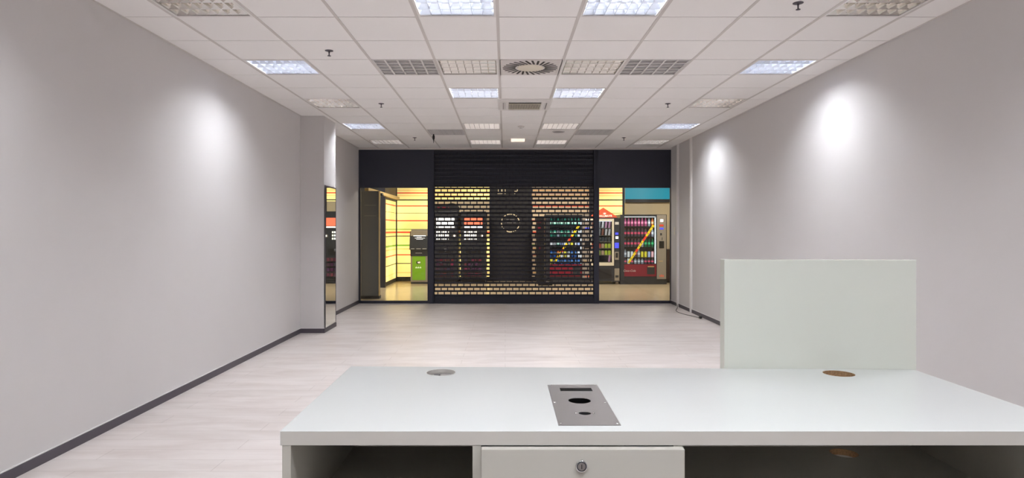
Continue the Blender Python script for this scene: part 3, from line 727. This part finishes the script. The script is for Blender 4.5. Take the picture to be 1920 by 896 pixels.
def drinks(x0, label, name, rows, panelred=True, trim=0.0):
    Wd = 1.216; K = 16.9/1209
    o = empty('drinks_machine', (x0+Wd/2, 16.9, 0), label, 'vending machine')
    X = lambda u: (u-1163.5)*K-Wd/2            # pixel of the right-hand machine -> local x
    Z = lambda y: CAMH+(430-y)*K
    D = .8; zt_ = 1.83
    wx0, wx1, wz0, wz1 = X(1171), X(1230.6), Z(495.5), Z(406)
    b = MB()   # carcass around the window opening
    b.box(-Wd/2, wx0, 0, D, .0, zt_).box(wx1, Wd/2-trim, 0, D, 0, zt_).box(wx0+.001, wx1-.001, 0, D, 0, wz0-.003).box(wx0+.001, wx1-.001, 0, D, wz1, zt_).box(wx0+.001, wx1-.001, D-.05, D, wz0, wz1)
    b.build('cabinet', M_dk, o)
    MB().box(wx0, wx1, D-.3, D-.28, wz0, wz1).build('interior', M_inner, o)
    MB().box(wx0-.0, wx1, -.012, 0, Z(518), wz0).build('front_panel', M_dkred, o)
    MB().box(wx1-.24, wx1-.04, -.016, -.012, Z(514), Z(500)).build('delivery_flap', M_dk, o)
    MB().box(wx1-.22, wx1-.06, -.022, -.016, Z(500.5), Z(499)).build('flap_handle', M_tan, o)
    cp = MB().box(X(1232), X(1249)-trim, -.02, 0, Z(523), Z(403)).build('control_panel', M_bsteel, o)
    MB().box(X(1238), X(1243.5), -.026, -.02, Z(416), Z(411)).build('display', M_scrw, cp)
    MB().box(X(1236.5), X(1244), -.026, -.02, Z(424), Z(421)).build('red_sticker', M_red, cp)
    MB().box(X(1237), X(1244), -.026, -.02, Z(430), Z(427)).build('blue_display', M_scrb, cp)
    MB().box(X(1238), X(1241), -.026, -.02, Z(441), Z(437)).build('coin_slot', M_dk, cp)
    MB().box(X(1241), X(1242), -.026, -.02, Z(450), Z(445)).build('note_slot', M_dk, cp)
    MB().box(X(1236), X(1245), -.03, -.02, Z(465), Z(452)).build('keypad', M_black, cp)
    MB().box(X(1235), X(1243), -.026, -.02, Z(490), Z(489)).build('coin_return', M_tan, cp)
    for i in range(3): MB().box(X(1237+i*3), X(1238.4+i*3), -.024, -.02, Z(519), Z(515.5-i % 2)).build('sticker', M_roof, cp)
    MB().box(X(1229), X(1230), .02, .05, wz0+.02, wz1-.03).build('light_strip', M_led, o)
    MB().box(wx0+.01, wx1-.01, .02, .05, wz1-.012, wz1-.002).build('light_strip', M_led, o)
    if panelred:
        text_mesh('logo_lettering', 'Coca-Cola', .075, M_greybar, o, (wx0+.13, -.014, Z(507.5)), shear=.3)
    gl = MB().box(wx0, wx1, .004, .010, wz0, wz1).build('window_glass', M_glass, o)
    sy = [424, 443.6, 463, 482.5, 495.3]
    n = 9; stp = (X(1226)-X(1174.5))/(n-1)
    for ri, yv in enumerate(sy):
        zs = Z(yv)
        s_ = MB().box(wx0, wx1, .09, .5, zs-.018 if ri < 4 else zs-.002, zs-.006 if ri < 4 else zs+.0035).box(wx0, wx1, .079, .088, zs-.028 if ri < 4 else zs-.002, zs).build('shelf', M_shelf, o)
        if ri < 4:
            for q in range(n): MB().box(X(1174.5)+q*stp-.014, X(1174.5)+q*stp+.014, .08, .085, zs-.026, zs-.006).build('price_tag', M_price, o)
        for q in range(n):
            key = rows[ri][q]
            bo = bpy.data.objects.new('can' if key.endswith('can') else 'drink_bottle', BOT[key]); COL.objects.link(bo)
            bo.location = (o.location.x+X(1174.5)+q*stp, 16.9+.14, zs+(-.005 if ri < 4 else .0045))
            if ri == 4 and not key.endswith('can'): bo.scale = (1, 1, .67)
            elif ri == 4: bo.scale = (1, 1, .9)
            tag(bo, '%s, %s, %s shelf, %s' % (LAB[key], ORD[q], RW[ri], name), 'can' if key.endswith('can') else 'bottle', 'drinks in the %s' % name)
    # barrier tape across the window
    t0 = (X(1178.6), Z(493)); t1 = (X(1226), Z(422))
    d = Vector((t1[0]-t0[0], 0, t1[1]-t0[1])); L_ = d.length; d.normalize(); pn = Vector((-d.z, 0, d.x))*.027
    tm = MB(); N_ = 24
    for k in range(N_):
        a = Vector((t0[0], -.003, t0[1]))+d*L_*k/N_; e = Vector((t0[0], -.003, t0[1]))+d*L_*(k+1)/N_
        tm.prism([tuple(a-pn), tuple(e-pn), tuple(e+pn), tuple(a+pn)], (0, .003, 0), 1 if k in (7, 8, 14, 15, 16) else 0)
        if k % 2 == 0 and k not in (8, 14, 16):
            m_ = a+d*L_/N_*.3; e2 = a+d*L_/N_*.9; y_ = Vector((0, -.001, 0))
            tm.prism([tuple(m_-pn*.35+y_), tuple(e2-pn*.35+y_), tuple(e2+pn*.35+y_), tuple(m_+pn*.35+y_)], (0, .001, 0), 2)
    to = tm.build('warning_tape', [M_yel, M_red, M_dk]); to.location = o.location
    tag(to, 'yellow and red sticker tape stuck diagonally over the window of the %s' % name, 'tape', 'diagonal tapes on the drinks machines')
    return o
P_, C_, L_, G_ = 'pink', 'cola', 'clear', 'green'
drinks(3.02, 'dark and red drinks vending machine with pink bottles, right of the snack machine', 'right drinks machine',
       [[P_]*7+[L_, 'orange'], [C_]*8+[L_], [C_]*5+[L_, G_, G_, G_], [L_, 'wcan', 'wcan', C_, L_, 'ycan', 'ycan', 'bcan', 'pcan'], [C_, 'wcan', C_, L_, L_, L_, C_, C_, C_]])
drinks(1.07, 'drinks vending machine with teal and blue drinks seen through the shutter', 'left drinks machine',
       [['teal']*9, ['teal', 'teal', L_, 'teal', 'teal', 'teal', L_, 'teal', 'wcan'], ['wcan', 'wcan', 'teal', 'bcan', 'wcan', L_, 'ycan', 'wcan', 'bcan'],
        ['blue', 'blue', 'orange', 'wcan', 'ycan', 'wcan', 'blue', 'blue', 'wcan'], ['ycan']+['blue']*8], False, .07)

# ---- snack machine
K = 16.9/1209
sm = empty('snack_machine', (2.63, 16.9, 0), 'cream framed snack vending machine with a red gabled sign on top', 'vending machine')
X = lambda u: (u-947)*K-2.63
Z = lambda y: CAMH+(430-y)*K
x0, x1 = X(1107), X(1162); w0, w1 = X(1109), X(1147.5); z0, z1 = Z(492), Z(414)
MB().box(x0, w0, 0, .8, .08, 1.74).box(w1, x1, 0, .8, .08, 1.74).box(w0, w1, 0, .8, .08, z0).box(w0, w1, 0, .8, z1, 1.74).box(w0, w1, .75, .8, z0, z1).build('cabinet', M_dk, sm)
for xx in (x0+.03, x1-.09): MB().box(xx, xx+.06, .05, .11, 0, .08).box(xx, xx+.06, .65, .71, 0, .08).build('foot', M_alusilver, sm)
MB().box(x0, w0, -.015, 0, Z(498), Z(410)).box(w1, X(1151), -.015, 0, Z(498), Z(410)).box(w0, w1, -.015, 0, Z(498), z0).box(w0, w1, -.015, 0, z1, Z(410)).build('cream_frame', M_cream, sm)
MB().box(w0, w1, .5, .52, z0, z1).build('interior', M_inner, sm)
MB().box(w0, w1, .004, .01, z0, z1).build('window_glass', M_glass, sm)
MB().box(w0+.005, w1-.005, .02, .05, z1-.012, z1-.002).build('light_strip', M_led, sm)
cp = MB().box(X(1151.5), X(1161.5), -.012, 0, Z(528), Z(410)).build('control_panel', M_dk, sm)
for (a, b, ya, yb_, m_, nm) in ((1153, 1160, 421, 416, M_greybar, 'display'), (1153.5, 1159, 440, 436, M_scrb, 'blue_display'), (1154, 1159, 447.5, 443, M_scrw, 'white_display'), (1152.5, 1160, 465, 455, M_scrb, 'keypad'),
                         (1152.5, 1160, 487, 472, M_alusilver, 'coin_plate'), (1154, 1158.5, 483, 474, M_black, 'coin_slot'), (1152, 1161, 526, 503, M_alusilver, 'lower_plate'), (1153.5, 1159.5, 520, 516, M_dk, 'coin_return')):
    MB().box(X(a), X(b), -.02 if m_ is not M_black and nm != 'coin_return' else -.024, -.012, Z(ya), Z(yb_)).build(nm, m_, cp)
MB().box(w0+.05, w1-.02, -.02, 0, Z(522), Z(504)).build('delivery_flap', M_black, sm)
sg = empty('gable_sign', (X(1132)+2.63, 16.95, 1.74), 'red gabled sign with a white crown mark and lettering on the snack machine', 'sign')
MB().prism([(-.37, 0, 0), (.37, 0, 0), (.34, 0, .05), (0, 0, .27), (-.34, 0, .05)], (0, .1, 0)).build('board', M_roof, sg)
MB().box(-.37, .37, -.01, .0, .001, .014).build('base_strip', M_dkred, sg)
text_mesh('lettering', 'DALLMAYR', .075, M_signw, sg, (.04, -.003, .052), bold=.001)
cr_ = MB()
for a in (-50, -25, 0, 25, 50):
    t = math.radians(a); p0_ = Vector((.03, -.004, .09)); e = Vector((math.sin(t), 0, math.cos(t))); q_ = Vector((e.z, 0, -e.x))*.007
    cr_.prism([tuple(p0_+e*.012-q_), tuple(p0_+e*.012+q_), tuple(p0_+e*.06+q_*.3), tuple(p0_+e*.06-q_*.3)], (0, .004, 0))
cr_.build('crown_mark', M_signw, sg)
# snacks
SN = {}
def snack_mesh(key, col, kind):
    m = mat('snack_'+key, col, .35, emis=col, es=.5); b = MB()  # snacks glow in place of the machine's inner light
    if kind == 'bar': b.prism([(-.03, 0, 0), (.02, 0, 0), (.035, 0, .16), (-.01, 0, .17)], (0, .03, 0))
    else: b.lathe([(.03, 0), (.035, .008), (.035, .1), (.028, .112), (.026, .114)], n=12)
    bmesh.ops.recalc_face_normals(b.bm, faces=b.bm.faces)
    me = bpy.data.meshes.new('snack'); b.bm.to_mesh(me); b.bm.free(); me.materials.append(m); SN[key] = (me, kind)
for k_, col, kd in (('grey', rgb(150,150,158), 'bar'), ('brown', rgb(150,95,80), 'bar'), ('silver', rgb(225,222,228), 'bar'), ('pinkish', rgb(205,150,185), 'bar'), ('lime', rgb(190,205,70), 'jar'), ('tan', rgb(205,170,140), 'jar'), ('olive', rgb(150,160,80), 'jar'), ('red', rgb(190,80,60), 'jar'), ('dark', rgb(70,75,80), 'jar')):
    snack_mesh(k_, col, kd)
grid = [(427, ['brown', 'grey', 'grey', 'silver', 'pinkish', 'pinkish']), (441, ['grey', 'brown', 'grey', 'brown', 'silver', 'silver']), (453, ['dark', 'dark', 'dark', 'dark', 'dark', 'dark']), (465, ['red', 'tan', 'red', 'tan', 'lime', 'lime']), (478, ['tan', 'red', 'olive', 'tan', 'lime', 'lime']), (491, [None, None, None, None, None, 'pinkish'])]
O6 = ['leftmost', 'second from left', 'third from left', 'third from right', 'second from right', 'rightmost']
R6 = ['top', 'second', 'third', 'fourth', 'fifth', 'bottom']
for ri, (yv, ks) in enumerate(grid):
    zs = Z(yv)
    MB().box(w0, w1, .08, .49, zs-.012, zs-.002).build('shelf', M_shelf, sm)
    MB().box(w0, w1, .075, .08, zs-.014, zs).build('price_rail', M_greybar, sm)
    for q, k_ in enumerate(ks):
        if not k_: continue
        me, kd = SN[k_]
        so = bpy.data.objects.new('snack_bar' if kd == 'bar' else 'snack_tub', me); COL.objects.link(so)
        so.location = (2.63+w0+.05+q*(w1-w0-.1)/5, 16.9+.12, zs-.001)
        tag(so, '%s %s, %s, %s shelf, snack machine' % ({'pinkish': 'pink', 'lime': 'lime green', 'silver': 'silver'}.get(k_, k_), 'wrapped bar' if kd == 'bar' else 'tub', O6[q], R6[ri]), 'snack', 'snacks in the snack machine')

# dark wooden cabinet at the right
wc = empty('wooden_cabinet', (4.62, 17.4, 0), 'low dark brown wooden cabinet right of the right drinks machine', 'cabinet')
MB().box(-.3, .3, 0, .5, .06, .9).build('body', M_brown, wc, .006)
MB().box(-.28, .28, .02, .48, 0, .06).build('plinth', M_black, wc)
for i in range(3): MB().box(-.28+i*.19, -.28+i*.19+.175, -.02, 0, .1, .86).build('door', M_brown, wc, .004)
for i in range(2): MB().box(-.105+i*.19-.01, -.105+i*.19, -.035, -.02, .4, .6).build('handle', M_bsteel, wc)

# added lamps, none in view, to light the passage
for i, (x, y) in enumerate(((-4.2, 15.3), (-1.4, 15.3), (1.4, 15.3), (4.2, 15.3))):
    o = empty('added_passage_lamp', (x, y, 3.2), 'added warm round downlight, out of view in the passage ceiling, %s' % ('far left', 'left of centre', 'right of centre', 'far right')[i], 'ceiling light', 'added passage downlights')
    MB().lathe([(.16, 0), (.16, -.03), (.12, -.032)], n=24).build('rim', M_white, o)
    MB().lathe([(.118, -.031), (.118, -.034)], n=24).build('diffuser', M_led, o)
    ld = bpy.data.lights.new('lamp', 'AREA'); ld.shape = 'DISK'; ld.size = .24; ld.energy = MALL_W; ld.color = (1, .9, .76)
    lo = bpy.data.objects.new('lamp', ld); COL.objects.link(lo); lo.parent = o; lo.location = (0, 0, -.04)
